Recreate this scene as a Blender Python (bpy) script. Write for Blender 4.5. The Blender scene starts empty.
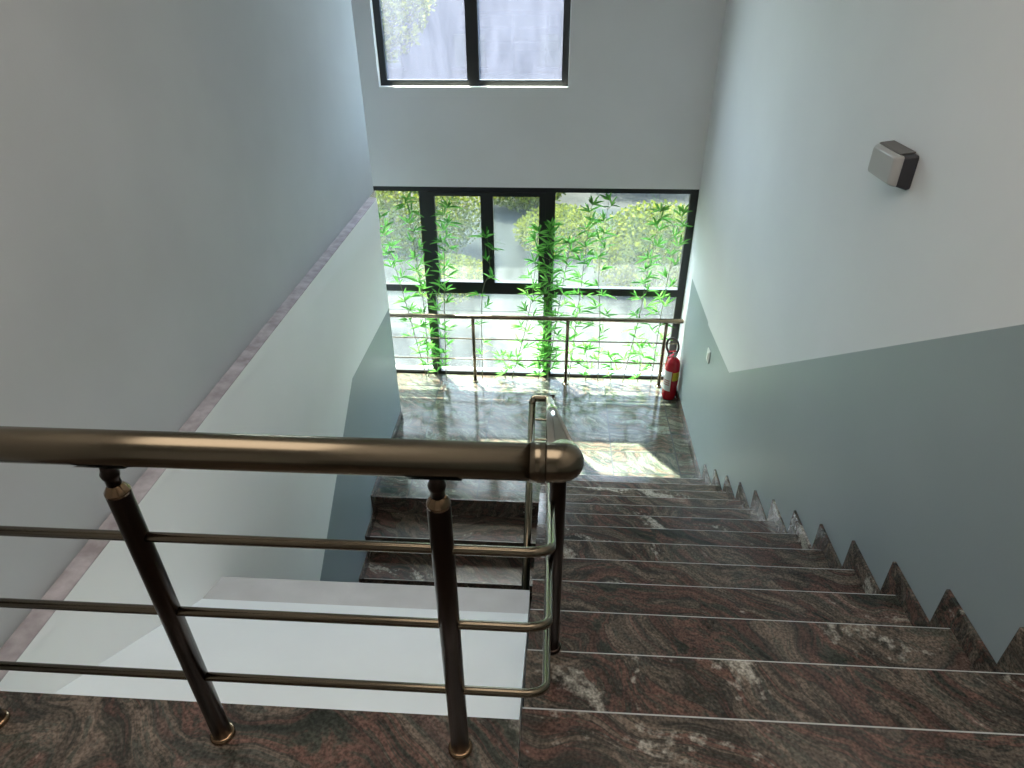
import bpy, math, random
from mathutils import Vector, Matrix, Quaternion
C = bpy.context.scene.collection
RUN, RISE = .30, .1908
SL = RISE / RUN
N = 13
LZ = -N * RISE            # landing level
W = 1.447                 # right wall face
WL = -1.492               # left wall face
YW = 5.548                # window wall face
YE = 4.66                 # end of the left wall
YL = 3.428                # first nosing of the lower flight
TB = .092                 # width of the stepped skirting band
ZC = 3.0                  # ceiling
ZB = -5.1                 # ground floor

# ------------------------------------------------------------------ helpers
class MB:
    def __init__(s): s.v = []; s.f = []; s.m = []; s.sm = []
    def face(s, pts, m=0, smooth=False):
        b = len(s.v); s.v += [tuple(p) for p in pts]
        s.f.append(tuple(range(b, b + len(pts)))); s.m.append(m); s.sm.append(smooth)
    def grid(s, rings, m=0, smooth=True, cu=True, caps=True):
        b = len(s.v); n = len(rings[0])
        for r in rings: s.v += [tuple(p) for p in r]
        for i in range(len(rings) - 1):
            for j in range(n if cu else n - 1):
                k = (j + 1) % n
                s.f.append((b + i*n + j, b + i*n + k, b + (i+1)*n + k, b + (i+1)*n + j)); s.m.append(m); s.sm.append(smooth)
        if caps:
            s.f.append(tuple(b + j for j in range(n))[::-1]); s.m.append(m); s.sm.append(False)
            e = b + (len(rings) - 1) * n
            s.f.append(tuple(e + j for j in range(n))); s.m.append(m); s.sm.append(False)
        return s
    def box(s, x0, x1, y0, y1, z0, z1, m=0):
        p = [(x0,y0,z0),(x1,y0,z0),(x1,y1,z0),(x0,y1,z0),(x0,y0,z1),(x1,y0,z1),(x1,y1,z1),(x0,y1,z1)]
        b = len(s.v); s.v += p
        for q in ((0,3,2,1),(4,5,6,7),(0,1,5,4),(1,2,6,5),(2,3,7,6),(3,0,4,7)):
            s.f.append(tuple(b + i for i in q)); s.m.append(m); s.sm.append(False)
        return s
    def prism(s, poly, axis, a, b_, m=0, mside=None):
        # poly: 2-D points; axis 0 -> (y,z) extruded along x, axis 1 -> (x,z) along y, axis 2 -> (x,y) along z
        def P(q, t):
            return (t, q[0], q[1]) if axis == 0 else ((q[0], t, q[1]) if axis == 1 else (q[0], q[1], t))
        n = len(poly); b = len(s.v)
        s.v += [P(q, a) for q in poly] + [P(q, b_) for q in poly]
        s.f.append(tuple(range(b, b + n))[::-1]); s.m.append(m); s.sm.append(False)
        s.f.append(tuple(range(b + n, b + 2*n))); s.m.append(m); s.sm.append(False)
        for j in range(n):
            k = (j + 1) % n
            s.f.append((b + j, b + k, b + n + k, b + n + j)); s.m.append(m if mside is None else mside); s.sm.append(False)
        return s
    def tube(s, pts, r, n=16, m=0):
        pts = [Vector(p) for p in pts]; rings = []
        rs = r if isinstance(r, (list, tuple)) else [r] * len(pts)
        t0 = (pts[1] - pts[0]).normalized()
        u = t0.orthogonal().normalized()
        for i, p in enumerate(pts):
            if i == 0: t = t0
            elif i == len(pts) - 1: t = (pts[i] - pts[i-1]).normalized()
            else: t = ((pts[i+1] - p).normalized() + (p - pts[i-1]).normalized()).normalized()
            u = (u - t * u.dot(t)).normalized(); w = t.cross(u)
            rings.append([p + (u * math.cos(2*math.pi*j/n) + w * math.sin(2*math.pi*j/n)) * rs[i] for j in range(n)])
        return s.grid(rings, m)
    def lathe(s, prof, o=(0,0,0), axis=(0,0,1), n=24, m=0):
        ax = Vector(axis).normalized(); u = ax.orthogonal().normalized(); w = ax.cross(u); o = Vector(o)
        rings = [[o + ax*h + (u*math.cos(2*math.pi*j/n) + w*math.sin(2*math.pi*j/n)) * max(r, 1e-4) for j in range(n)] for r, h in prof]
        return s.grid(rings, m)
    def build(s, name, mats, parent=None, kind=None, bevel=0, loc=None, recalc=True):
        me = bpy.data.meshes.new(name)
        o0 = Vector(loc) if loc else Vector((0,0,0))
        me.from_pydata([tuple(Vector(v) - o0) for v in s.v], [], s.f)
        for mt in (mats if isinstance(mats, (list, tuple)) else [mats]): me.materials.append(mt)
        for p, mi, sm in zip(me.polygons, s.m, s.sm): p.material_index = mi; p.use_smooth = sm
        if recalc:
            import bmesh
            bm = bmesh.new(); bm.from_mesh(me); bmesh.ops.recalc_face_normals(bm, faces=bm.faces[:]); bm.to_mesh(me); bm.free()
        o = bpy.data.objects.new(name, me); C.objects.link(o)
        if loc: o.location = o0
        if parent:
            o.parent = parent
            if loc: o.location = o0 - world_loc(parent)
            else: o.location = -world_loc(parent)
        if kind: o['kind'] = kind
        if bevel:
            b = o.modifiers.new('bevel', 'BEVEL'); b.width = bevel; b.segments = 2; b.limit_method = 'ANGLE'; b.angle_limit = math.radians(40)
        return o
def world_loc(o):
    l = Vector(o.location)
    while o.parent: o = o.parent; l += Vector(o.location)
    return l
def tag(o, label=None, cat=None, group=None, kind=None):
    for k, v in (('label', label), ('category', cat), ('group', group), ('kind', kind)):
        if v: o[k] = v
    return o
def thing(name, loc, label, cat, group=None):
    o = bpy.data.objects.new(name, None); C.objects.link(o); o.location = loc; o.empty_display_size = .1
    return tag(o, label, cat, group)
def arc(p0, pc, p1, r, n=8):
    """points of a rounded corner at pc between p0 and p1, tangent length r"""
    p0, pc, p1 = Vector(p0), Vector(pc), Vector(p1)
    a = pc + (p0 - pc).normalized() * r; b = pc + (p1 - pc).normalized() * r
    return [(a.lerp(pc, t)).lerp(pc.lerp(b, t), t) for t in [i / n for i in range(n + 1)]]
def path(pts, rad):
    out = [Vector(pts[0])]
    for i in range(1, len(pts) - 1):
        out += arc(pts[i-1], pts[i], pts[i+1], rad[i-1] if isinstance(rad, (list, tuple)) else rad)
    return out + [Vector(pts[-1])]

# ------------------------------------------------------------------ materials
def mat(name):
    m = bpy.data.materials.new(name); m.use_nodes = True; nt = m.node_tree
    return m, nt, nt.nodes['Principled BSDF'], nt.nodes.new, nt.links.new
def ramp(nt, stops, interp='LINEAR'):
    r = nt.nodes.new('ShaderNodeValToRGB'); r.color_ramp.interpolation = interp
    while len(r.color_ramp.elements) < len(stops): r.color_ramp.elements.new(.5)
    for e, (p, c) in zip(r.color_ramp.elements, stops): e.position = p; e.color = tuple(c) + (1,)
    return r
def plain(name, col, rough=.5, metal=0, **kw):
    m, nt, b, new, link = mat(name)
    b.inputs['Base Color'].default_value = tuple(col) + (1,); b.inputs['Roughness'].default_value = rough; b.inputs['Metallic'].default_value = metal
    for k, v in kw.items(): b.inputs[k].default_value = v
    return m
def paint(name, c1, c2, rough=.6, bump=.06, scale=1.3, spec=.4):
    m, nt, b, new, link = mat(name)
    tc = new('ShaderNodeTexCoord'); n = new('ShaderNodeTexNoise'); n.inputs['Scale'].default_value = scale; n.inputs['Detail'].default_value = 5
    link(tc.outputs['Object'], n.inputs['Vector'])
    r = ramp(nt, [(.3, c1), (.7, c2)]); link(n.outputs['Fac'], r.inputs['Fac']); link(r.outputs['Color'], b.inputs['Base Color'])
    b.inputs['Roughness'].default_value = rough
    n2 = new('ShaderNodeTexNoise'); n2.inputs['Scale'].default_value = 90; link(tc.outputs['Object'], n2.inputs['Vector'])
    bp = new('ShaderNodeBump'); bp.inputs['Strength'].default_value = bump; bp.inputs['Distance'].default_value = .004
    b.inputs['Specular IOR Level'].default_value = spec
    link(n2.outputs['Fac'], bp.inputs['Height']); link(bp.outputs['Normal'], b.inputs['Normal'])
    return m
def granite(name, tile=None, tint=1.0, rough=.12, ior=1.55, hue=None):
    m, nt, b, new, link = mat(name)
    tc = new('ShaderNodeTexCoord'); oi = new('ShaderNodeObjectInfo')
    wn = new('ShaderNodeTexWhiteNoise'); wn.noise_dimensions = '4D' if tile else '1D'
    link(oi.outputs['Random'], wn.inputs['W'])
    src = tc.outputs['Object']
    if tile:
        sn = new('ShaderNodeVectorMath'); sn.operation = 'DIVIDE'; sn.inputs[1].default_value = (tile[0], tile[1], 50)
        fl = new('ShaderNodeVectorMath'); fl.operation = 'FLOOR'; link(src, sn.inputs[0]); link(sn.outputs[0], fl.inputs[0]); link(fl.outputs[0], wn.inputs['Vector'])
    off = new('ShaderNodeVectorMath'); off.operation = 'MULTIPLY_ADD'; off.inputs[1].default_value = (40, 40, 40)
    link(wn.outputs['Color'], off.inputs[0]); link(src, off.inputs[2])
    mp = new('ShaderNodeMapping'); mp.inputs['Rotation'].default_value = (.2, .3, 0); mp.inputs['Scale'].default_value = (1.25, 1.7, 1.7)
    vr = new('ShaderNodeVectorRotate'); vr.rotation_type = 'Z_AXIS'; mr = new('ShaderNodeMapRange'); mr.inputs['To Min'].default_value = .12; mr.inputs['To Max'].default_value = .75
    link(wn.outputs['Value'], mr.inputs['Value']); link(mr.outputs[0], vr.inputs['Angle']); link(off.outputs[0], vr.inputs['Vector']); link(vr.outputs[0], mp.inputs['Vector'])
    # slow swirl that bends the veins
    nz = new('ShaderNodeTexNoise'); nz.inputs['Scale'].default_value = 1.1; nz.inputs['Detail'].default_value = 3; link(off.outputs[0], nz.inputs['Vector'])
    w = new('ShaderNodeVectorMath'); w.operation = 'MULTIPLY_ADD'; w.inputs[1].default_value = (1.5, 1.5, 1.5)
    link(nz.outputs['Color'], w.inputs[0]); link(mp.outputs['Vector'], w.inputs[2])
    v1 = new('ShaderNodeTexNoise'); v1.inputs['Scale'].default_value = 2.6; v1.inputs['Detail'].default_value = 10; v1.inputs['Roughness'].default_value = .68; v1.inputs['Distortion'].default_value = .6
    mp2 = new('ShaderNodeMapping'); mp2.inputs['Scale'].default_value = (.32, 1.5, 1.2); link(w.outputs[0], mp2.inputs['Vector']); link(mp2.outputs['Vector'], v1.inputs['Vector'])
    T = lambda c: tuple(x * tint for x in c)
    r1 = ramp(nt, [(.30, T((.010, .012, .010))), (.40, T((.030, .033, .026))), (.45, T((.085, .047, .038))), (.49, T((.026, .027, .022))), (.54, T((.10, .078, .062))), (.58, T((.042, .046, .038))), (.64, T((.095, .060, .050))), (.72, T((.22, .20, .165)))])
    link(v1.outputs['Fac'], r1.inputs['Fac'])
    wv = new('ShaderNodeTexWave'); wv.wave_type = 'BANDS'; wv.bands_direction = 'Y'; wv.inputs['Scale'].default_value = 1.3; wv.inputs['Distortion'].default_value = 9; wv.inputs['Detail'].default_value = 5; wv.inputs['Detail Scale'].default_value = 1.6; wv.inputs['Detail Roughness'].default_value = .65
    link(mp2.outputs['Vector'], wv.inputs['Vector'])
    r2 = ramp(nt, [(.0, (.5, .5, .5)), (.35, (.9, .88, .86)), (.7, (1.1, 1.04, 1.0)), (1, (1.4, 1.3, 1.25))]); link(wv.outputs['Fac'], r2.inputs['Fac'])
    mx = new('ShaderNodeMix'); mx.data_type = 'RGBA'; mx.blend_type = 'MULTIPLY'; mx.inputs['Factor'].default_value = .6
    link(r1.outputs['Color'], mx.inputs[6]); link(r2.outputs['Color'], mx.inputs[7])
    # pale crystalline streaks
    pn = new('ShaderNodeTexNoise'); pn.inputs['Scale'].default_value = 1.6; pn.inputs['Detail'].default_value = 6; pn.inputs['Roughness'].default_value = .6; link(mp2.outputs['Vector'], pn.inputs['Vector'])
    vo = new('ShaderNodeTexNoise'); vo.inputs['Scale'].default_value = 42; vo.inputs['Detail'].default_value = 3; link(off.outputs[0], vo.inputs['Vector'])
    ml = new('ShaderNodeMath'); ml.operation = 'MULTIPLY_ADD'; ml.inputs[1].default_value = .22; link(vo.outputs['Fac'], ml.inputs[0]); link(pn.outputs['Fac'], ml.inputs[2])
    r3 = ramp(nt, [(.72, (0, 0, 0)), (.78, (.85, .85, .85))]); link(ml.outputs[0], r3.inputs['Fac'])
    mx2 = new('ShaderNodeMix'); mx2.data_type = 'RGBA'; link(r3.outputs['Color'], mx2.inputs['Factor']); link(mx.outputs[2], mx2.inputs[6]); q_ = min(tint, .7 if tile else 9); mx2.inputs[7].default_value = (.30*q_, .28*q_, .24*q_, 1)
    # grain
    gr = new('ShaderNodeTexNoise'); gr.inputs['Scale'].default_value = 130; gr.inputs['Detail'].default_value = 3; link(off.outputs[0], gr.inputs['Vector'])
    r4 = ramp(nt, [(.35, (.55, .55, .55)), (.65, (1.45, 1.45, 1.45))]); link(gr.outputs['Fac'], r4.inputs['Fac'])
    mx3 = new('ShaderNodeMix'); mx3.data_type = 'RGBA'; mx3.blend_type = 'MULTIPLY'; mx3.inputs['Factor'].default_value = 1
    link(mx2.outputs[2], mx3.inputs[6]); link(r4.outputs['Color'], mx3.inputs[7])
    out = mx3.outputs[2]
    if hue:
        mh = new('ShaderNodeMix'); mh.data_type = 'RGBA'; mh.blend_type = 'MULTIPLY'; mh.inputs['Factor'].default_value = 1; link(out, mh.inputs[6]); mh.inputs[7].default_value = tuple(hue) + (1,); out = mh.outputs[2]
    if tile:
        br = new('ShaderNodeTexBrick'); br.offset = 0; br.inputs['Scale'].default_value = 1; br.inputs['Brick Width'].default_value = tile[0]; br.inputs['Row Height'].default_value = tile[1]; br.inputs['Mortar Size'].default_value = .006
        br.inputs['Mortar Smooth'].default_value = 0
        link(src, br.inputs['Vector'])
        mx4 = new('ShaderNodeMix'); mx4.data_type = 'RGBA'; link(br.outputs['Fac'], mx4.inputs['Factor']); link(out, mx4.inputs[6]); mx4.inputs[7].default_value = (.05, .055, .055, 1); out = mx4.outputs[2]
    link(out, b.inputs['Base Color'])
    b.inputs['Roughness'].default_value = rough; b.inputs['IOR'].default_value = ior
    return m
def metal(name, col, rough, warm=None):
    m, nt, b, new, link = mat(name)
    b.inputs['Base Color'].default_value = tuple(col) + (1,); b.inputs['Metallic'].default_value = 1; b.inputs['Roughness'].default_value = rough
    return m
def glass(name, veil, c, lo, hi, scale):
    """window pane under a film of dust: clear, with a share of it scattering light"""
    m, nt, b, new, link = mat(name); nt.nodes.remove(b)
    out = nt.nodes['Material Output']; tr = new('ShaderNodeBsdfTransparent'); tr.inputs['Color'].default_value = (.90, .96, .93, 1)
    tl = new('ShaderNodeBsdfTranslucent'); tl.inputs['Color'].default_value = tuple(c) + (1,)
    gl = new('ShaderNodeBsdfGlossy'); gl.inputs['Roughness'].default_value = .03
    tc = new('ShaderNodeTexCoord'); n = new('ShaderNodeTexNoise'); n.inputs['Scale'].default_value = scale; n.inputs['Detail'].default_value = 7; n.inputs['Roughness'].default_value = .7
    mp = new('ShaderNodeMapping'); mp.inputs['Scale'].default_value = (1, 1, .22); link(tc.outputs['Object'], mp.inputs['Vector']); link(mp.outputs['Vector'], n.inputs['Vector'])
    r = ramp(nt, [(.3, (lo,)*3), (.7, (hi,)*3)]); link(n.outputs['Fac'], r.inputs['Fac'])
    m1 = new('ShaderNodeMixShader'); link(r.outputs['Color'], m1.inputs[0]); link(tr.outputs[0], m1.inputs[1]); link(tl.outputs[0], m1.inputs[2])
    m2 = new('ShaderNodeMixShader'); m2.inputs[0].default_value = .05; link(m1.outputs[0], m2.inputs[1]); link(gl.outputs[0], m2.inputs[2])
    link(m2.outputs[0], out.inputs['Surface'])
    return m
def leafmat(name, c1, c2, trans=.45, spec=.3):
    m, nt, b, new, link = mat(name)
    g = new('ShaderNodeNewGeometry'); r = ramp(nt, [(0, c1), (1, c2)]); link(g.outputs['Random Per Island'], r.inputs['Fac'])
    link(r.outputs['Color'], b.inputs['Base Color']); b.inputs['Roughness'].default_value = .45; b.inputs['Specular IOR Level'].default_value = spec
    tl = new('ShaderNodeBsdfTranslucent'); link(r.outputs['Color'], tl.inputs['Color'])
    mx = new('ShaderNodeMixShader'); mx.inputs[0].default_value = trans
    link(b.outputs[0], mx.inputs[1]); link(tl.outputs[0], mx.inputs[2]); link(mx.outputs[0], nt.nodes['Material Output'].inputs['Surface'])
    return m

M_white = paint('white_wall_paint', (.735, .74, .745), (.785, .79, .795), .55)
M_dado = paint('grey_blue_wall_paint', (.27, .315, .325), (.295, .34, .35), .42)
M_lower = paint('lightened_white_wall_paint', (.87, .88, .865), (.91, .92, .905), .55)  # lightened to make up for light that falls short on this part
M_upper = paint('greyed_white_wall_paint', (.45, .46, .465), (.51, .52, .525), .6)  # greyed against the lower wall, light difference put into the colour
M_slab = paint('white_limewash', (.82, .82, .805), (.87, .87, .855), .7, .1, 2.2)
M_ledge = paint('dusty_plaster_ledge', (.30, .26, .26), (.52, .47, .48), .8, .2, 16)
M_strip = paint('shaded_plaster', (.50, .48, .46), (.60, .58, .56), .75, .15, 5)  # plaster of the slab, darkened for the shade on its flat end
M_gran = granite('veined_granite', None, 1.4, .17, 1.6)
M_gtile = granite('veined_granite_tiles', (.62, .31), 1.7, .12, 1.30, (.78, 1.0, .98))  # cyan of the window reflection is mixed into the stone colour
M_gfloor = granite('veined_granite_floor', (1.9, .9), 1.8, .18)
M_gedge = plain('lit_sawn_granite_edge', (.46, .45, .43), .55)  # sawn edge, painted paler for the light it catches
M_bronze = metal('bronze_coated_steel', (.185, .15, .105), .24)
M_bronze3 = metal('bronze_coated_steel_glare', (.60, .57, .50), .11)  # same bronze, colour lightened to stand for the window's reflection
M_bronze2 = metal('bronze_coated_steel_posts', (.040, .028, .023), .28)
M_brass = metal('polished_bronze', (.26, .17, .10), .2)
M_frame = plain('black_aluminium', (.012, .014, .015), .38)
M_glass = glass('dusty_glass', .2, (.78, .88, .84), .015, .06, 6)
M_glass2 = glass('hazy_glass', .5, (.74, .76, .93), .025, .05, 9)
M_leaf = leafmat('bamboo_leaf', (.02, .17, .015), (.30, .72, .16), .5)
M_stem = plain('bamboo_stem', (.12, .13, .06), .5)
M_bush = leafmat('shrub_leaf', (.014, .032, .004), (.13, .145, .012), .35, .05)
M_bark = plain('bark', (.12, .09, .06), .9)
M_red = plain('red_enamel', (.42, .006, .018), .25)
M_black = plain('black_rubber', (.012, .012, .013), .45)
M_steel = metal('steel', (.55, .55, .54), .3)
M_wlabel = plain('white_paper_label', (.62, .62, .60), .6)
M_ylabel = plain('yellow_paper_label', (.60, .47, .04), .6)
M_ink = plain('label_ink', (.35, .06, .05), .6)
M_plast = plain('white_plastic', (.72, .72, .68), .4)
M_darkpl = plain('charcoal_plastic', (.035, .035, .04), .45)
M_rim = plain('taupe_metal_rim', (.13, .115, .105), .5)
M_diff = plain('opal_diffuser', (.42, .41, .395), .35)
M_conc = paint('concrete_ground', (.018, .0195, .018), (.040, .040, .038), .9, .2, .6, .03)
M_road = paint('asphalt', (.016, .019, .018), (.024, .028, .027), .9, .2, .4, .03)

# ------------------------------------------------------------------ the setting
def struct(mb, name, mats, **k): return mb.build(name, mats, kind='structure', **k)
TH = .15
# right wall with its two colours of paint
kn = (3.552, -1.166); sl2 = .676
top_y = -3.2; top_z = kn[1] + (kn[0] - top_y) * sl2
b = MB()
yc = kn[0] - (ZC - kn[1]) / sl2    # where the slope would reach the ceiling
zl = .95                             # upper hall dado height
yh = kn[0] - (zl - kn[1]) / sl2
b.prism([(5.29, -1.125), (4.42, -1.165), (4.40, -1.185), kn, (yh, zl), (top_y, zl), (top_y, ZC), (YW + .2, ZC), (YW + .2, ZB), (5.29, ZB)], 0, W, W + TH, 0)
b.prism([(5.29, ZB), (5.29, -1.125), (4.42, -1.165), (4.40, -1.185), kn, (yh, zl), (top_y, zl), (top_y, ZB)], 0, W, W + TH, 1)
struct(b, 'wall_right', [M_white, M_dado])
# left wall, lower part (proud) and upper part (set back above the ledge)
b = MB(); kl = (3.36, -1.19); sll = .66; yb = kl[0] - (kl[1] - ZB) / sll
b.prism([(YE, -1.215), (YE, -.16), (top_y, -.16), (top_y, ZB), (yb, ZB), kl], 0, WL, WL - TH, 0)
b.prism([(YE, -1.215), kl, (yb, ZB), (YE, ZB)], 0, WL, WL - TH, 1)
struct(b, 'wall_left', [M_lower, M_dado])
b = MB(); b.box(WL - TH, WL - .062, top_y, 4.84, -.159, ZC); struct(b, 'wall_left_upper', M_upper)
b = MB(); b.prism([(WL - .0615, -.159), (WL + .0084, -.1645), (WL + .0082, -.1595), (WL - .055, -.150)], 1, top_y, YE - .002); struct(b, 'trim_1', M_ledge)
b = MB(); b.prism([(top_y, -.1655), (YE - .001, -.1655), (YE - .001, -.43), (2.0, -.225), (1.0, -.20), (top_y, -.20)], 0, WL, WL + .008); struct(b, 'trim_2', M_lower)
# window wall
ox0, ox1, oz0, oz1 = -1.583, .146, .590, 2.26        # upper opening
lz0, lz1 = LZ, -.312                                   # lower opening
XL = -2.75
b = MB(); y0, y1 = YW, YW + .16
b.box(XL, ox0, y0, y1, lz1, ZC); b.box(ox1, W + TH, y0, y1, lz1, ZC)
b.box(ox0, ox1, y0, y1, lz1, oz0); b.box(ox0, ox1, y0, y1, oz1, ZC)
b.box(XL, W + TH, y0, y1, ZB, lz0 - .001)
struct(b, 'wall_far', M_white)
b = MB(); b.box(XL - .5, W + .6, YW + .161, YW + .34, lz1 - .02, lz1 + .09); struct(b, 'trim_3', M_white)     # unseen sunshade added to cut off sun through the lower window
b = MB(); b.box(XL - TH, XL, YE - TH, YW + .16, ZB, ZC); struct(b, 'wall_side', M_white)
b = MB(); b.box(XL, WL - TH, YE - TH, YE, ZB, ZC); struct(b, 'wall_return', M_white)
b = MB(); b.box(WL - TH, W + TH, top_y - TH, top_y, ZB, ZC); struct(b, 'wall_back', M_white)
b = MB(); b.box(XL - TH, W + TH, top_y - TH, YW + .16, ZC, ZC + .2); struct(b, 'ceiling', M_white)
# floors
b = MB(); b.box(WL - .06, -.002, top_y, -.03, -.03, 0, 0); struct(b, 'floor', M_gfloor, loc=(-3.4, -3.3, 0))
b = MB(); b.box(WL - .06, W - .001, top_y, -.05, -.30, -.031); struct(b, 'trim_4', M_slab)
b = MB(); b.box(XL, W - .001, 3.66, YW + .02, LZ - .03, LZ)
b.box(XL, WL - TH, YE - TH, 3.66, LZ - .03, LZ) if False else None
b.box(WL + .001, -.0, YL + .012, 3.66, LZ - .03, LZ)
struct(b, 'floor', M_gtile, loc=(-3.05, 2.95, LZ - .02))
b = MB(); b.box(XL, W - .001, 3.66, YW - .001, LZ - .18, LZ - .031); b.box(WL + .001, 0, YL + .03, 3.66, LZ - .18, LZ - .031); struct(b, 'trim_5', M_slab)
b = MB(); b.box(WL - TH, W + TH, top_y, YW, ZB - .1, ZB); struct(b, 'floor', M_gfloor)
# white sloping slab over the lower flight, its flat end greyed for shade
b = MB()
z_at = lambda y: -.265 - .625 * y
b.prism([(-.05, z_at(-.05)), (.965, z_at(.965)), (.965, z_at(.965) - .18), (-.05, z_at(-.05) - .18)], 0, WL + .001, -.018, 0)
struct(b, 'trim_6', M_slab)
b = MB(); b.prism([(.9655, z_at(.9655)), (1.14, -.922), (1.14, -1.07), (.9655, z_at(.9655) - .18)], 0, WL + .001, -.018, 0)
struct(b, 'trim_7', M_strip)

# ------------------------------------------------------------------ staircase (both flights)
def band(mb_x0, mb_x1, sgn, yk, zk, first_y, last=False):
    pass
st = thing('granite_staircase', (0, 0, 0), 'dark veined granite stairs with pale nosing lines, two flights meeting at the window landing', 'stairs')
def tread(x0, x1, yr, yf, z, name='tread', d=1):
    """yr = riser side, yf = nosing; d = +1 nosing towards +y"""
    t = .022; e = .0055
    m = MB(); yo = yf + d * .004
    prof = [(yr, z - t), (yr, z), (yo - d*e, z), (yo, z - .0028), (yo, z - t)]
    n = len(prof)
    m.prism(prof, 0, x0, x1, 0)
    # sawn chamfer, its colour lightened for the light the edge catches: side faces 2 and 3
    m.m[2 + 2] = 1
    return m.build(name, [M_gran, M_gedge], st, loc=((x0 + x1) / 2, yr, z))
def riser(x0, x1, y, zt, zb, d=1):
    m = MB(); m.box(x0, x1, min(y, y - d*.018), max(y, y - d*.018), zb, zt - .022)
    return m.build('riser', M_gran, st, loc=((x0 + x1) / 2, y, zt))
SK = .014
def skirt_piece(x, sg, poly):
    m = MB(); m.prism(poly, 0, x - sg * .0005, x - sg * SK); m.build('skirting', [M_gran], st, loc=(x, poly[0][0], poly[0][1]), bevel=.002)
for k in range(0, N):
    yf, z = k * RUN, -k * RISE
    yr = yf - RUN if k else -3.19
    tread(0, W - .001, yr, yf, z)
    riser(0, W - .001, yf, z, z - RISE)
# sloping waist slab under the upper flight
m = MB()
pts = []
for k in range(N): pts += [(k*RUN - .019, -k*RISE - .0225), (k*RUN - .019, -(k+1)*RISE - .0225 if k < N-1 else -(k+1)*RISE)]
pts = [(-.05, -.0225)] + pts
pts += [(N*RUN - .2, LZ - .03), (N*RUN - .25, LZ - .18), (-.05, -.38)]
m.prism(pts, 0, .003, W - .002); m.build('waist_slab', M_slab, st)
# stepped skirting on the right wall
for k in range(0, N):
    yn, zn = k * RUN, -k * RISE
    if k > 0:   # along tread k, from riser k-1 to nosing k
        y0 = yn - RUN
        skirt_piece(W, 1, [(y0, zn), (yn, zn), (yn + TB, zn + TB), (y0 + TB, zn + TB), (y0, zn + TB)])
    else:
        skirt_piece(W, 1, [(-3.19, 0), (0, 0), (TB, TB), (-3.19, TB)])
    zb = zn - RISE
    skirt_piece(W, 1, [(yn, zn), (yn + TB, zn + TB), (yn + TB, zb + TB), (yn, zb + TB)])
skirt_piece(W, 1, [(3.6, LZ), (YW - .002, LZ), (YW - .002, LZ + TB), (3.6 + TB, LZ + TB), (3.6, LZ + TB)])
# lower flight, descending back towards the camera
NL = 9
m = MB(); m.box(WL + .001, -.0, YL, YL + .018, LZ - RISE, LZ - .022); m.build('riser', M_gran, st, loc=(-.7, YL, LZ))
for k in range(1, NL + 1):
    yf, z = YL - k * RUN, LZ - k * RISE
    tread(WL + .001, -.0, yf + RUN, yf, z, d=-1)
    riser(WL + .001, -.0, yf, z, z - RISE, d=-1)
m = MB(); m.box(WL + .001, 0, YL - .004, YL + .012, LZ - .024, LZ + .0005); o = m.build('nosing', M_gran, st, loc=(-.7, YL, LZ)); 
m = MB(); pts = [(YL + .02, LZ - .03)]
for k in range(NL + 1): pts += [(YL - k*RUN + .0185, LZ - k*RISE - .0225), (YL - k*RUN + .0185, LZ - (k+1)*RISE - .0225)]
pts += [(YL - NL*RUN + .0185, LZ - (NL+1)*RISE - .1), (YL + .03, LZ - .45)]
m.prism(pts, 0, WL + .002, -.003); m.build('waist_slab', M_slab, st)
for k in range(0, NL):
    yn, zn = YL - k * RUN, LZ - k * RISE
    if k: skirt_piece(WL, -1, [(yn + RUN, zn), (yn, zn), (yn - TB, zn + TB), (yn + RUN - TB, zn + TB), (yn + RUN, zn + TB)])
    else: skirt_piece(WL, -1, [(YE - .001, LZ), (yn, LZ), (yn - TB, LZ + TB), (YE - .001, LZ + TB)])
    zb = zn - RISE
    skirt_piece(WL, -1, [(yn, zn), (yn - TB, zn + TB), (yn - TB, zb + TB), (yn, zb + TB)])

# ------------------------------------------------------------------ windows
def frame_bar(mb, x0, x1, z0, z1, y0, y1): mb.box(x0, x1, y0, y1, z0, z1)
FY0, FY1 = YW + .0, YW + .06
win = bpy.data.objects.new('window_1', None); C.objects.link(win); win.location = (0, YW, LZ); win['kind'] = 'structure'
def wpart(mb, name, mt, par, **k): return mb.build(name, mt, par, **k)
m = MB()
m.box(XL, W - .001, FY0, FY1, lz1 - .045, lz1 - .0005)                 # head
m.box(XL, W - .001, FY0, FY1, LZ + .0005, LZ + .04)                     # bottom rail
m.box(W - .075, W - .001, FY0 - .001, FY1, LZ + .04, lz1 - .045)        # right jamb
m.box(XL, XL + .06, FY0, FY1, LZ + .04, lz1 - .045)
m.box(-1.30, -1.205, FY0 - .002, FY1, LZ + .04, lz1 - .045)             # mullions
m.box(-.035, .06, FY0 - .002, FY1, LZ + .04, lz1 - .045)
m.box(.06, W - .075, FY0, FY1, -1.45, -1.37)                            # transoms
m.box(-1.205, -.035, FY0, FY1, -1.455, -1.375)
m.box(XL + .06, -1.30, FY0, FY1, -1.44, -1.365)
wpart(m, 'window_frame', M_frame, win)
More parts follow.
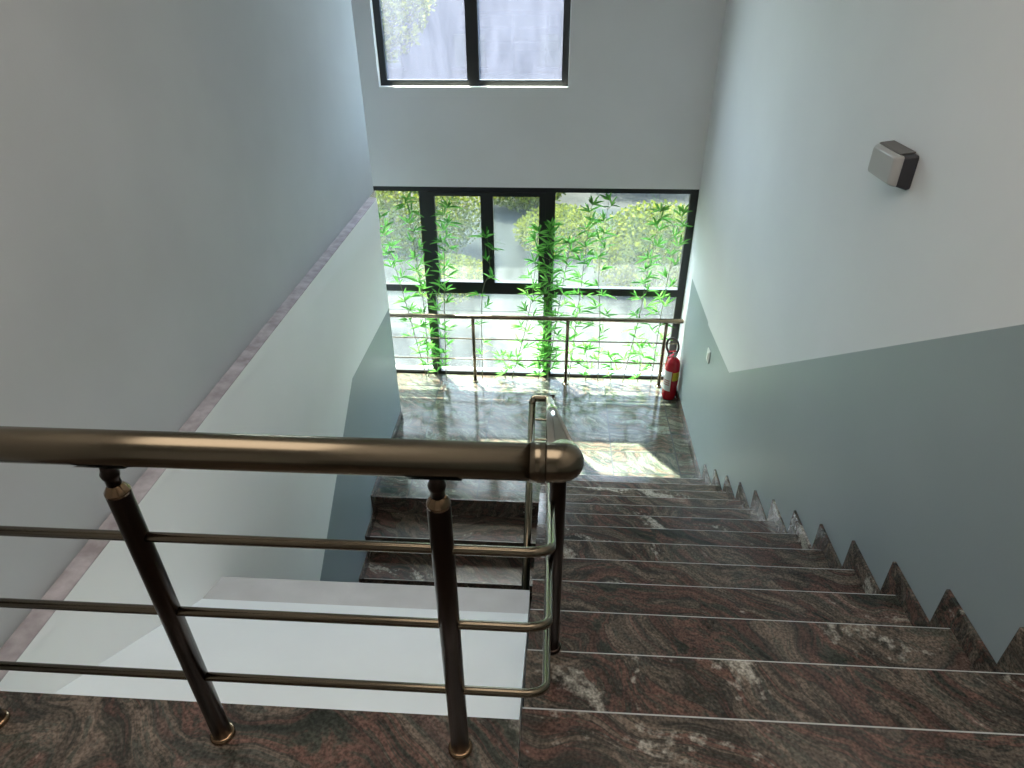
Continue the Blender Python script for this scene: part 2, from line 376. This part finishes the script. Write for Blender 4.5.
for a, c in ((-1.205, -.62), (-.62, -.035)):
    m = MB(); s = .062; za, zb = -1.375, lz1 - .045
    m.box(a, a + s, FY0 - .02, FY1 - .02, za, zb); m.box(c - s, c, FY0 - .02, FY1 - .02, za, zb)
    m.box(a + s, c - s, FY0 - .02, FY1 - .02, zb - .04, zb); m.box(a + s, c - s, FY0 - .02, FY1 - .02, za, za + .06)
    sa = wpart(m, 'sash', M_frame, win)
    m = MB(); m.box(a + s, c - s, FY0 + .01, FY0 + .016, za + .06, zb - .04); wpart(m, 'pane', M_glass, sa)
    m = MB(); hx = (c - .035) if a < -1 else (a + .035)
    m.box(hx - .012, hx + .012, FY0 - .045, FY0 - .021, -.98, -.86); wpart(m, 'handle', M_frame, sa, bevel=.003)
for a, c, za, zb in ((XL + .06, -1.30, -1.365, lz1 - .045), (.06, W - .075, -1.37, lz1 - .045),
                     (XL + .06, -1.30, LZ + .04, -1.44), (-1.205, -.035, LZ + .04, -1.455), (.06, W - .075, LZ + .04, -1.45)):
    m = MB(); m.box(a, c, FY0 + .03, FY0 + .036, za, zb); wpart(m, 'pane', M_glass, win)
win2 = bpy.data.objects.new('window_2', None); C.objects.link(win2); win2.location = (-.7, YW, oz0); win2['kind'] = 'structure'
G0, G1 = YW + .075, YW + .125; s = .06
m = MB()
m.box(ox0, ox0 + s, G0, G1, oz0, oz1); m.box(ox1 - s, ox1, G0, G1, oz0, oz1)
m.box(ox0 + s, ox1 - s, G0, G1, oz0, oz0 + .055); m.box(ox0 + s, ox1 - s, G0, G1, oz1 - .055, oz1)
m.box(-.775, -.665, G0 - .01, G1, oz0 + .055, oz1 - .055)
wpart(m, 'window_frame', M_frame, win2)
for a, c in ((ox0 + s, -.775), (-.665, ox1 - s)):
    m = MB(); m.box(a, c, G0 + .02, G0 + .026, oz0 + .055, oz1 - .055); wpart(m, 'pane', M_glass2, win2)
m = MB(); m.box(ox0, ox1, YW + .001, G0, oz0 - .0, oz0 + .006); wpart(m, 'window_sill', plain('sill_paint', (.85, .84, .80), .4), win2)

# ------------------------------------------------------------------ railings
RY = -.107; RX = .062; H0 = .862; HF = .803       # guard height; flight rail height above the nosing line
XJ = -.085                                          # lower flight rail
YT = 3.56
RAIL = 'bronze stainless-steel railing with round posts and three thin bars along the stair edge'
rl = thing('stair_railing', (RX, RY, 0), RAIL, 'railing')
zf = lambda y, h: h - SL * y
yend = YL - 5.6 * RUN
def rail_pts(h, hf, xl, rad_in, end_y=yend):
    zt = zf(YT, hf)
    return path([(xl, RY, h), (RX, RY, h), (RX, RY + .09 + (h - hf) * .4, h if abs(h - H0) < .01 else zf(0, hf) + .02), (RX, YT, zt), (XJ, YT, zt), (XJ, YT - .05, zt), (XJ, end_y, zt - SL * (YT - .05 - end_y))], rad_in)
zt = zf(YT, HF)
# main straight tube, elbow, sloping tube, U-turn, lower tube
m = MB(); m.tube([(WL - .055, RY, H0), (.018, RY, H0)], .031, 24); m.build('handrail', M_bronze, rl)
m = MB(); m.tube([(.018, RY, H0), (.042, RY, H0)], .0335, 24)
m.build('collar', M_bronze, rl)
zr = lambda y: H0 - (H0 - zf(YT - .04, HF)) * (y - RY) / (YT - .04 - RY)
m = MB(); m.tube(path([(.042, RY, H0), (RX + .012, RY, H0), (RX + .011, RY + .06, zr(RY + .06))], .028), .0325, 24); m.build('elbow', M_bronze, rl)
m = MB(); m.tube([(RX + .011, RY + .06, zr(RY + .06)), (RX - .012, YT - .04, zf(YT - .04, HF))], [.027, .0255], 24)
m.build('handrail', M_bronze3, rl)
m = MB(); m.tube(path([(RX - .012, YT - .04, zf(YT - .04, HF)), (RX - .012, YT, zt), (XJ, YT, zt), (XJ, YT - .06, zt - .03)], .035), .0285, 20); m.build('elbow', M_bronze, rl)
m = MB(); m.tube([(XJ, YT - .06, zt - .03), (XJ, yend, zt - .03 - SL * (YT - .06 - yend))], .0285, 20); m.build('handrail', M_bronze, rl)
for h in (.655, .447, .230):
    hf = h - .065
    zt2 = zf(YT - .02, hf); x2 = RX - .005
    P_ = path([(WL - .055, RY, h), (x2, RY, h), (x2, YT - .02, zt2), (XJ, YT - .02, zt2), (XJ, YT - .08, zt2 - .03), (XJ, yend, zt2 - .03 - SL * (YT - .08 - yend))], [.055, .03, .03, .02])
    m = MB(); m.tube(P_, .0095, 12); m.build('mid_rail', M_bronze, rl)
def post(x, y, z0, zrail, slope=0, rr=.021, par=None, sc=1):
    zt_ = zrail - .034
    m = MB(); m.lathe([(rr, 0), (rr, zt_ - z0 - .062), (rr*.93, zt_ - z0 - .058)], (x, y, z0)); p = m.build('post', M_bronze2, par or rl)
    m = MB(); m.lathe([(rr*1.02, 0), (rr*1.02, .006), (rr*.66, .018), (rr*.55, .022)], (x, y, zt_ - .066)); m.build('post_cap', M_brass, p)
    m = MB(); m.lathe([(.0125, 0), (.0125, .014), (.015, .018), (.016, .026), (.0125, .034), (.011, .046)], (x, y, zt_ - .046)); m.build('neck', M_bronze2, p)
    m = MB()
    rings = []
    for j in range(7):
        a = math.radians(-50 + 100 * j / 6)
        rings.append([(x - .045, y + .0345*math.sin(a), zrail - .0345*math.cos(a) + slope*0), (x + .045, y + .0345*math.sin(a), zrail - .0345*math.cos(a))])
    if slope:
        rings = [[(x + .0345*math.sin(a), y - .045, zrail - .0345*math.cos(a) + slope*.045), (x + .0345*math.sin(a), y + .045, zrail - .0345*math.cos(a) - slope*.045)] for a in [math.radians(-50 + 100*j/6) for j in range(7)]]
    m.grid(rings, cu=False, caps=False); m.build('saddle', M_bronze2, p)
    m = MB(); m.lathe([(.0285, 0), (.0285, .006), (.026, .010), (rr + .001, .012)], (x, y, z0 + .0005)); m.build('flange', M_brass if z0 == 0 else M_bronze2, p)
    return p
for x in (-.138, -.706, -1.27): post(x, RY, 0, H0)
for k, y in ((1, .313), (5, 1.38), (9, 2.58)):
    post(RX + .012, y - 0, -k * RISE, zf(y, HF), SL)
post(RX - .01, YT + .06, LZ, zt + .002, 0)
for k in (3, 6): 
    yy = YL - k * RUN + .12
    post(XJ, yy, LZ - k * RISE, zt - .03 - SL * (YT - .06 - yy), -SL)
# railing in front of the window
wr = thing('window_railing', (0, 5.40, LZ), 'slim bronze steel railing with two thin bars standing in front of the lower window', 'railing')
m = MB(); m.tube([(XL + .002, 5.40, -1.66), (W - .001, 5.40, -1.66)], .025, 20); m.build('handrail', M_bronze, wr)
for z in (-1.93, -2.185):
    m = MB(); m.tube([(XL + .002, 5.40, z), (W - .02, 5.40, z)], .008, 12); m.build('mid_rail', M_bronze, wr)
for x in (-1.83, -.792, .232, 1.275):
    m = MB(); m.tube([(x, 5.40, LZ + .001), (x, 5.40, -1.68)], .019, 16); p = m.build('post', M_bronze, wr)
    m = MB(); m.lathe([(.034, 0), (.034, .005), (.022, .012)], (x, 5.40, LZ + .001)); m.build('flange', M_bronze, p)

# ------------------------------------------------------------------ wall lamp
lp = thing('wall_lamp', (W, 1.885, .84), 'boxy bulkhead wall lamp with grey diffuser and charcoal housing high on the right wall', 'wall lamp')
def loft(y0, y1, z0, z1, x, r=.012): # rounded rectangle ring at depth x
    pts = []
    for cy, cz, a0 in ((y1 - r, z1 - r, 0), (y0 + r, z1 - r, 90), (y0 + r, z0 + r, 180), (y1 - r, z0 + r, 270)):
        for j in range(4):
            a = math.radians(a0 + j * 30); pts.append((x, cy + r*math.cos(a), cz + r*math.sin(a)))
    return pts
m = MB(); m.grid([loft(1.765, 2.02, .775, .905, W - .0005), loft(1.762, 2.022, .772, .908, W - .012), loft(1.775, 2.01, .782, .900, W - .05)], smooth=False); m.build('housing', M_darkpl, lp)
rings = []
m = MB()
for i in range(9):
    t = i / 8; s_ = math.sqrt(max(0, 1 - (t*.93)**2))
    w2 = .117 * (.72 + .28*s_); h2 = .059 * (.70 + .30*s_)
    rings.append(loft(1.8925 - w2, 1.8925 + w2, .841 - h2, .841 + h2, W - .05 - .032*t, .010))
m.grid(rings); m.build('diffuser', M_diff, lp)
m = MB(); m.prism([(W - .002, .9085), (W - .050, .9025), (W - .058, .9005), (W - .058, .9035), (W - .050, .907), (W - .002, .9135)], 1, 1.80, 2.0); m.build('top_visor', M_rim, lp)

# wall socket
sk = thing('wall_socket', (W, 4.20, -1.385), 'small cream wall switch plate on the grey-blue dado of the right wall', 'switch')
m = MB(); m.box(W - .011, W - .0005, 4.155, 4.245, -1.445, -1.325); m.build('face_plate', M_plast, sk, bevel=.004)
m = MB(); m.box(W - .017, W - .0111, 4.18, 4.22, -1.42, -1.35); m.build('rocker', M_plast, sk, bevel=.003)

# ------------------------------------------------------------------ fire extinguisher
ex, ey = 1.357, 5.19
fe = thing('fire_extinguisher', (ex, ey, LZ), 'red fire extinguisher with black hose standing on the landing in the right corner', 'fire extinguisher')
R_ = .078
m = MB(); m.lathe([(R_*.86, .001), (R_*.9, .012), (R_*.9, .02), (R_, .035), (R_, .40), (R_*.97, .43), (R_*.84, .462), (R_*.6, .488), (R_*.34, .50), (R_*.3, .512)], (ex, ey, LZ), n=36); m.build('cylinder', M_red, fe)
m = MB(); m.lathe([(.023, .51), (.023, .53), (.016, .532), (.016, .555), (.02, .557), (.02, .566)], (ex, ey, LZ)); m.build('valve', M_steel, fe)
def lever(z, ang, name, mt):
    m = MB(); d = Vector((-.75, -.66, 0)); p0 = Vector((ex, ey, LZ + z)) - d*.02; p1 = p0 + d*.125 + Vector((0, 0, ang))
    s_ = Vector((.66, -.75, 0)) * .009; u = Vector((0, 0, .006))
    m.grid([[p0 - s_, p0 + s_, p0 + s_ + u, p0 - s_ + u], [p1 - s_, p1 + s_, p1 + s_ + u, p1 - s_ + u]], smooth=False); m.build(name, mt, fe)
lever(.545, -.01, 'carry_handle', M_red); lever(.566, .035, 'trigger', M_red)
m = MB(); m.lathe([(.014, 0), (.014, .008)], (ex + .02, ey - .012, LZ + .54), axis=(.66, -.75, 0), n=16); m.build('pressure_gauge', M_steel, fe)
def label(a0, a1, z0, z1, mt, name, rr=R_ + .001, mk=None):
    m = MB(); n = 14
    rings = [[(ex + rr*math.cos(math.radians(a0 + (a1-a0)*j/n)), ey + rr*math.sin(math.radians(a0 + (a1-a0)*j/n)), LZ + z) for z in (z0, z1)] for j in range(n + 1)]
    m.grid(rings, cu=False, caps=False); return m.build(name, mt, fe)
label(185, 262, .12, .36, M_wlabel, 'label'); label(268, 340, .25, .35, M_ylabel, 'label')
for z in (.19, .215, .24): label(196, 250, z, z + .012, M_ink, 'label_text', R_ + .0018)
m = MB(); hp = [(ex + .02, ey, LZ + .54), (ex + .035, ey, LZ + .60), (ex + .015, ey - .02, LZ + .69), (ex - .04, ey - .03, LZ + .74), (ex - .09, ey - .03, LZ + .72), (ex - .095, ey - .02, LZ + .64), (ex - .06, ey, LZ + .55), (ex - .045, ey + .05, LZ + .50), (ex - .05, ey + .09, LZ + .36), (ex - .03, ey + .095, LZ + .2)]
def smooth(pts, n=6):
    P_ = [Vector(p) for p in pts]; out = []
    for i in range(len(P_) - 1):
        a, b_, c, d = P_[max(i-1, 0)], P_[i], P_[i+1], P_[min(i+2, len(P_)-1)]
        for j in range(n):
            t = j / n; out.append(.5 * ((2*b_) + (c - a)*t + (2*a - 5*b_ + 4*c - d)*t*t + (3*b_ - a - 3*c + d)*t**3))
    return out + [P_[-1]]
m.tube(smooth(hp), .0115, 12); m.build('hose', M_black, fe)
m = MB(); m.lathe([(.012, 0), (.016, .03), (.026, .09)], (ex - .03, ey + .095, LZ + .22), axis=(.05, .02, -1)); m.build('nozzle', M_black, fe)

# ------------------------------------------------------------------ bamboo in front of the lower window
def leaf(m, p, d, L, w, up):
    d = d.normalized(); s_ = d.cross(up)
    if s_.length < .05: s_ = d.cross(Vector((1, 0, .2)))
    s_.normalize(); n_ = s_.cross(d); dr = Vector((0, 0, -1)) * L
    rows = []
    for t, ww, dz in ((0, .12, 0), (.22, .85, .01), (.5, 1, .05), (.78, .55, .13)):
        c = p + d * (L*t) + dr*dz*1.0
        rows.append((c - s_*w*ww*.5, c + n_*w*.12*ww*-1, c + s_*w*ww*.5))
    tip = p + d*L + dr*.22
    b0 = len(m.v)
    for r_ in rows: m.v += [tuple(q) for q in r_]
    m.v.append(tuple(tip))
    for i in range(3):
        for j in range(2):
            m.f.append((b0 + i*3 + j, b0 + i*3 + j + 1, b0 + (i+1)*3 + j + 1, b0 + (i+1)*3 + j)); m.m.append(0); m.sm.append(True)
    for j in range(2): m.f.append((b0 + 9 + j, b0 + 10 + j, b0 + 12)); m.m.append(0); m.sm.append(True)
def bamboo(pts, label_, seed, dens=1.0, y=5.475, start=.0, ll=.14, cl=None):
    rnd = random.Random(seed); base = Vector((pts[0][0], y, LZ + .001))
    t = thing('bamboo_plant', base, label_, 'plant', 'bamboo shoots along the lower window')
    P3 = [Vector((pts[0][0], y, LZ + .001))] + [Vector((a, y + rnd.uniform(-.012, .012), z)) for a, z in pts[1:]]
    sp = smooth(P3, 8); n = len(sp)
    m = MB(); m.tube(sp, [.0048 * (1 - .7*i/n) for i in range(n)], 7); 
    f = MB(); total = sum((sp[i+1]-sp[i]).length for i in range(n-1)); acc = 0; nxt = .05 + start
    side = 1
    for i in range(n - 1):
        seg = sp[i+1] - sp[i]
        while acc + seg.length > nxt:
            p = sp[i] + seg * ((nxt - acc) / seg.length); frac = nxt / total
            side = -side
            tl = rnd.uniform(.03, .12) * (1.0 if frac > .2 else .7) * (1 - .45*max(0, frac-.6)/.4)
            yaw = rnd.uniform(-.7, .25)
            td = Vector((side * rnd.uniform(.5, 1), yaw * .35, rnd.uniform(.45, 1.0))).normalized()
            tip = p + td * tl; tip.y = min(max(tip.y, 5.432), 5.525)
            m.tube([p, p.lerp(tip, .5) + Vector((0, 0, .004)), tip], [.002, .0016, .001], 5)
            k = rnd.randint(5, 9)
            for j in range(k):
                a = rnd.uniform(-1.45, 1.45) + side * .35
                d = Vector((math.sin(a), rnd.uniform(-.35, .15), math.cos(a) * .9 + rnd.uniform(-.25, .35)))
                L = ll * rnd.uniform(.5, 1.15)
                q = tip - td * rnd.uniform(0, tl * .7)
                e = q + d.normalized()*L
                if e.y > YW - .03: d.y = -.05
                if e.x > W - .02: d.x = -abs(d.x) * .3
                leaf(f, q, d, L, L*.125, Vector((rnd.uniform(-.3, .3), -1, rnd.uniform(-.3, .3))))
            nxt += rnd.uniform(.055, .10) / dens
        acc += seg.length
    for j in range(5):
        a = rnd.uniform(-1.2, 1.2); leaf(f, sp[-1], Vector((math.sin(a), rnd.uniform(-.3, .1), math.cos(a))), ll*rnd.uniform(.6, 1), ll*.13, Vector((0, -1, 0)))
    m.build('stem', M_stem, t, loc=base); f.build('foliage', M_leaf, t, loc=base, recalc=False)
    return t
BP = [
 ([(-1.37, LZ), (-1.52, -1.55), (-1.63, -.95), (-1.69, -.60)], 'bamboo shoot leaning left, half hidden by the left wall edge', 1, .75, .25),
 ([(-1.345, LZ), (-1.33, -1.6), (-1.39, -.75), (-1.40, -.42)], 'tall bamboo shoot standing in the left fixed pane', 2, .9, .1),
 ([(-1.14, LZ), (-1.10, -1.5), (-1.06, -.95), (-1.01, -.50)], 'tall bamboo shoot just right of the left black mullion', 3, .95, .1),
 ([(-.72, LZ), (-.69, -1.45), (-.60, -1.15), (-.62, -.78)], 'thin sparse bamboo shoot in front of the meeting sashes', 4, .45, .25),
 ([(-.38, LZ), (-.23, -1.85), (-.15, -1.35), (-.10, -.72)], 'bamboo shoot curving right from the middle of the low centre pane', 5, .8, .05),
 ([(-.08, LZ), (-.0, -1.7), (.02, -1.1), (.03, -.66)], 'densest bamboo shoot, covering the right black mullion', 6, 1.9, .0),
 ([(.27, LZ), (.34, -1.5), (.38, -.95), (.42, -.45)], 'leafy bamboo shoot, first one to the right of the right mullion', 7, 1.0, .1),
 ([(.60, LZ), (.575, -1.7), (.53, -1.1), (.58, -.40)], 'straight tall bamboo shoot in the middle of the wide right pane', 8, .65, .2),
 ([(.88, LZ), (.99, -1.65), (1.03, -1.1), (1.09, -.50)], 'bamboo shoot slanting right between the straight one and the corner', 9, .85, .2),
 ([(1.20, LZ), (1.22, -1.6), (1.25, -1.1), (1.31, -.52)], 'bamboo shoot nearest the fire extinguisher and right wall', 10, .75, .15),
 ([(.02, LZ), (.10, -1.8), (.17, -1.25), (.23, -.85)], 'short arched bamboo shoot beside the right mullion', 14, .9, .1),
]
for pts, lb, sd, de, stt in BP: bamboo(pts, lb, sd, de, start=stt)
for i, (x, h, lb) in enumerate(((-1.24, .35, 'low bamboo sprout at the foot of the left mullion'), (-.46, .30, 'low bamboo sprout under the low centre pane'), (.03, .38, 'low bamboo sprout at the foot of the right mullion'),
                                (.46, .42, 'low bamboo sprout left of the straight tall shoot'), (.74, .33, 'low bamboo sprout right of the straight tall shoot'), (1.05, .45, 'low bamboo sprout left of the window railing end post'))):
    bamboo([(x, LZ), (x + .01, LZ + h*.5), (x - .02, LZ + h)], lb, 40 + i, 1.2, y=5.49)

# ------------------------------------------------------------------ outside
ZG = -4.96
b = MB(); b.box(-60, 70, YW + .17, 75, ZG - .2, ZG); o = struct(b, 'ground', M_conc)
b = MB(); b.box(-40, 45, 12.2, 19.5, ZG, ZG + .02); o = struct(b, 'path', M_road)
def crown(name, cx, cy, cz, rx, ry, rz, n, ls, seed, label_, cat, trunk=None):
    rnd = random.Random(seed); t = thing(name, (cx, cy, ZG), label_, cat, 'greenery outside the window')
    m = MB()
    for _ in range(n):
        while True:
            v = Vector([rnd.uniform(-1, 1) for _ in range(3)])
            if .25 < v.length < 1: break
        p = Vector((cx + v.x*rx, cy + v.y*ry, max(ZG + .05, cz + v.z*rz)))
        d = Vector([rnd.uniform(-1, 1), rnd.uniform(-1, 1), rnd.uniform(-.4, .8)]).normalized(); s_ = d.orthogonal().normalized() * ls*.3
        L = ls * rnd.uniform(.6, 1.2)
        m.face([p, p + d*L*.5 + s_, p + d*L, p + d*L*.5 - s_])
    m.build('foliage', M_bush, t, loc=(cx, cy, ZG), recalc=False)
    m = MB(); zt_ = cz
    for a in range(5):
        x2 = cx + rnd.uniform(-.5, .5)*rx; y2 = cy + rnd.uniform(-.5, .5)*ry
        m.tube([(cx + (a-2)*.03, cy, ZG), ((cx+x2)/2, (cy+y2)/2, (ZG+zt_)/2 ), (x2, y2, zt_ + rz*.3)], [.06, .045, .02], 7)
    m.build('stem', M_bark, t, loc=(cx, cy, ZG))
crown('shrub', -3.6, 15.5, -3.6, 2.0, 1.6, 1.5, 9000, .11, 1, 'yellow-green shrub outside, seen through the left fixed pane', 'shrub')
crown('shrub', 2.4, 13.5, -4.0, 1.5, 1.2, 1.1, 9000, .10, 2, 'pale yellow-green shrub outside, seen through the wide right pane', 'shrub')
crown('shrub', -.9, 19.5, -3.9, 1.5, 1.2, 1.1, 6000, .12, 3, 'yellowish shrub outside, seen at the top of the opening sashes', 'shrub')
crown('tree', -4.0, 12.2, 1.2, 1.9, 1.7, 1.4, 11000, .12, 4, 'tree outside, at the left edge of the upper window', 'tree')
crown('shrub', .3, 16.2, -4.5, 1.3, 1.6, .55, 5000, .09, 6, 'low leafy shrub outside on the paving, behind the right opening sash', 'shrub')
crown('shrub', -2.3, 13.2, -4.6, .9, 1.0, .45, 3500, .08, 7, 'low leafy shrub outside on the paving, behind the left opening sash', 'shrub')
crown('shrub', 2.6, 22.5, -3.2, 2.0, 1.5, 1.6, 6000, .13, 5, 'shrub outside at the top of the wide right pane', 'shrub')

# pale building added across the yard to block the bright low sky
M_bld = paint('lavender_render', (.030, .031, .040), (.036, .037, .047), .8, .1, .4, .1)
M_bwin = plain('dark_window_glass', (.015, .017, .022), .4)
bd = thing('building', (0, 42, ZG), 'long pale lavender building added far behind the yard to block bright low sky, seen blurred through the upper window', 'building')
m = MB(); m.box(-34, 38, 42, 50, ZG, 6.2); m.build('facade', M_bld, bd)
m = MB(); m.box(-34.4, 38.4, 41.6, 50.4, 6.2, 6.7); m.build('roof_edge', M_bld, bd)
for zz in (-3.6, .4):
    for i in range(14):
        m = MB(); x = -31 + i * 5; m.box(x, x + 1.8, 41.93, 41.99, zz, zz + 1.7); wf = m.build('window', M_bwin, bd)
        m = MB(); m.box(x - .15, x + 1.95, 41.80, 41.99, zz - .2, zz - .02); m.build('sill', M_bld, wf)
# ------------------------------------------------------------------ light
w = bpy.data.worlds.new('sky'); bpy.context.scene.world = w; w.use_nodes = True; nt = w.node_tree
bg = nt.nodes['Background']; sky = nt.nodes.new('ShaderNodeTexSky'); sky.sky_type = 'NISHITA'; sky.sun_disc = False
sky.sun_elevation = math.radians(64); sky.sun_rotation = math.radians(-34); sky.air_density = 1.2; sky.dust_density = 3.0
nt.links.new(sky.outputs[0], bg.inputs[0]); bg.inputs[1].default_value = 1.55
sd = bpy.data.lights.new('sun', 'SUN'); sd.energy = 32; sd.angle = math.radians(.6); sd.color = (1, .93, .84)
so = bpy.data.objects.new('sun', sd); C.objects.link(so)
trav = Vector((.664, -1, -2.51)); so.rotation_euler = trav.to_track_quat('-Z', 'Y').to_euler(); so.location = (-5, 12, 12)
def portal(x0, x1, z0, z1, y):
    l = bpy.data.lights.new('daylight_portal', 'AREA'); l.shape = 'RECTANGLE'; l.size = x1 - x0; l.size_y = z1 - z0; l.cycles.is_portal = True
    o = bpy.data.objects.new('daylight_portal', l); C.objects.link(o); o.location = ((x0+x1)/2, y, (z0+z1)/2); o.rotation_euler = (math.radians(-90), 0, 0)
portal(XL, W, LZ, lz1, YW + .16); portal(ox0, ox1, oz0, oz1, YW + .16)
# warm fill panel added above the stair head, out of view, to brighten the well
cl = thing('fill_panel', (0, -.1, ZC), 'wide warm fill-light panel added out of view on the ceiling above the head of the stairs', 'lamp')
m = MB(); m.box(-1.24, 1.24, -1.04, .84, ZC - .06, ZC - .0005); m.build('housing', M_plast, cl, bevel=.004)
me, nt_, b_, new, link = mat('fill_glow'); b_.inputs['Emission Color'].default_value = (1, .90, .80, 1); b_.inputs['Emission Strength'].default_value = 2.2
m = MB(); m.box(-1.20, 1.20, -1.0, .80, ZC - .066, ZC - .0605); m.build('diffuser', me, cl)

# ------------------------------------------------------------------ camera
cd = bpy.data.cameras.new('camera'); cam = bpy.data.objects.new('camera', cd); C.objects.link(cam)
ya, pi_, ro = [math.radians(v) for v in (-3.7777, -32.4834, -.4855)]
f = Vector((math.sin(ya)*math.cos(pi_), math.cos(ya)*math.cos(pi_), math.sin(pi_)))
rt = Vector((math.cos(ya), -math.sin(ya), 0)); up = rt.cross(f)
r2 = rt*math.cos(ro) + up*math.sin(ro); u2 = -rt*math.sin(ro) + up*math.cos(ro)
mw = Matrix((r2, u2, -f)).transposed().to_4x4(); mw.translation = Vector((.0444, -.9393, 1.5415)); cam.matrix_world = mw
cd.sensor_width = 36; cd.sensor_fit = 'HORIZONTAL'; cd.lens = 36 * 660.29 / 1024; cd.clip_start = .05; cd.clip_end = 300
sc = bpy.context.scene; sc.camera = cam
sc.view_settings.view_transform = 'Standard'; sc.view_settings.look = 'None'; sc.view_settings.gamma = 1; sc.view_settings.use_curve_mapping = False
sc.view_settings.exposure = 0.66
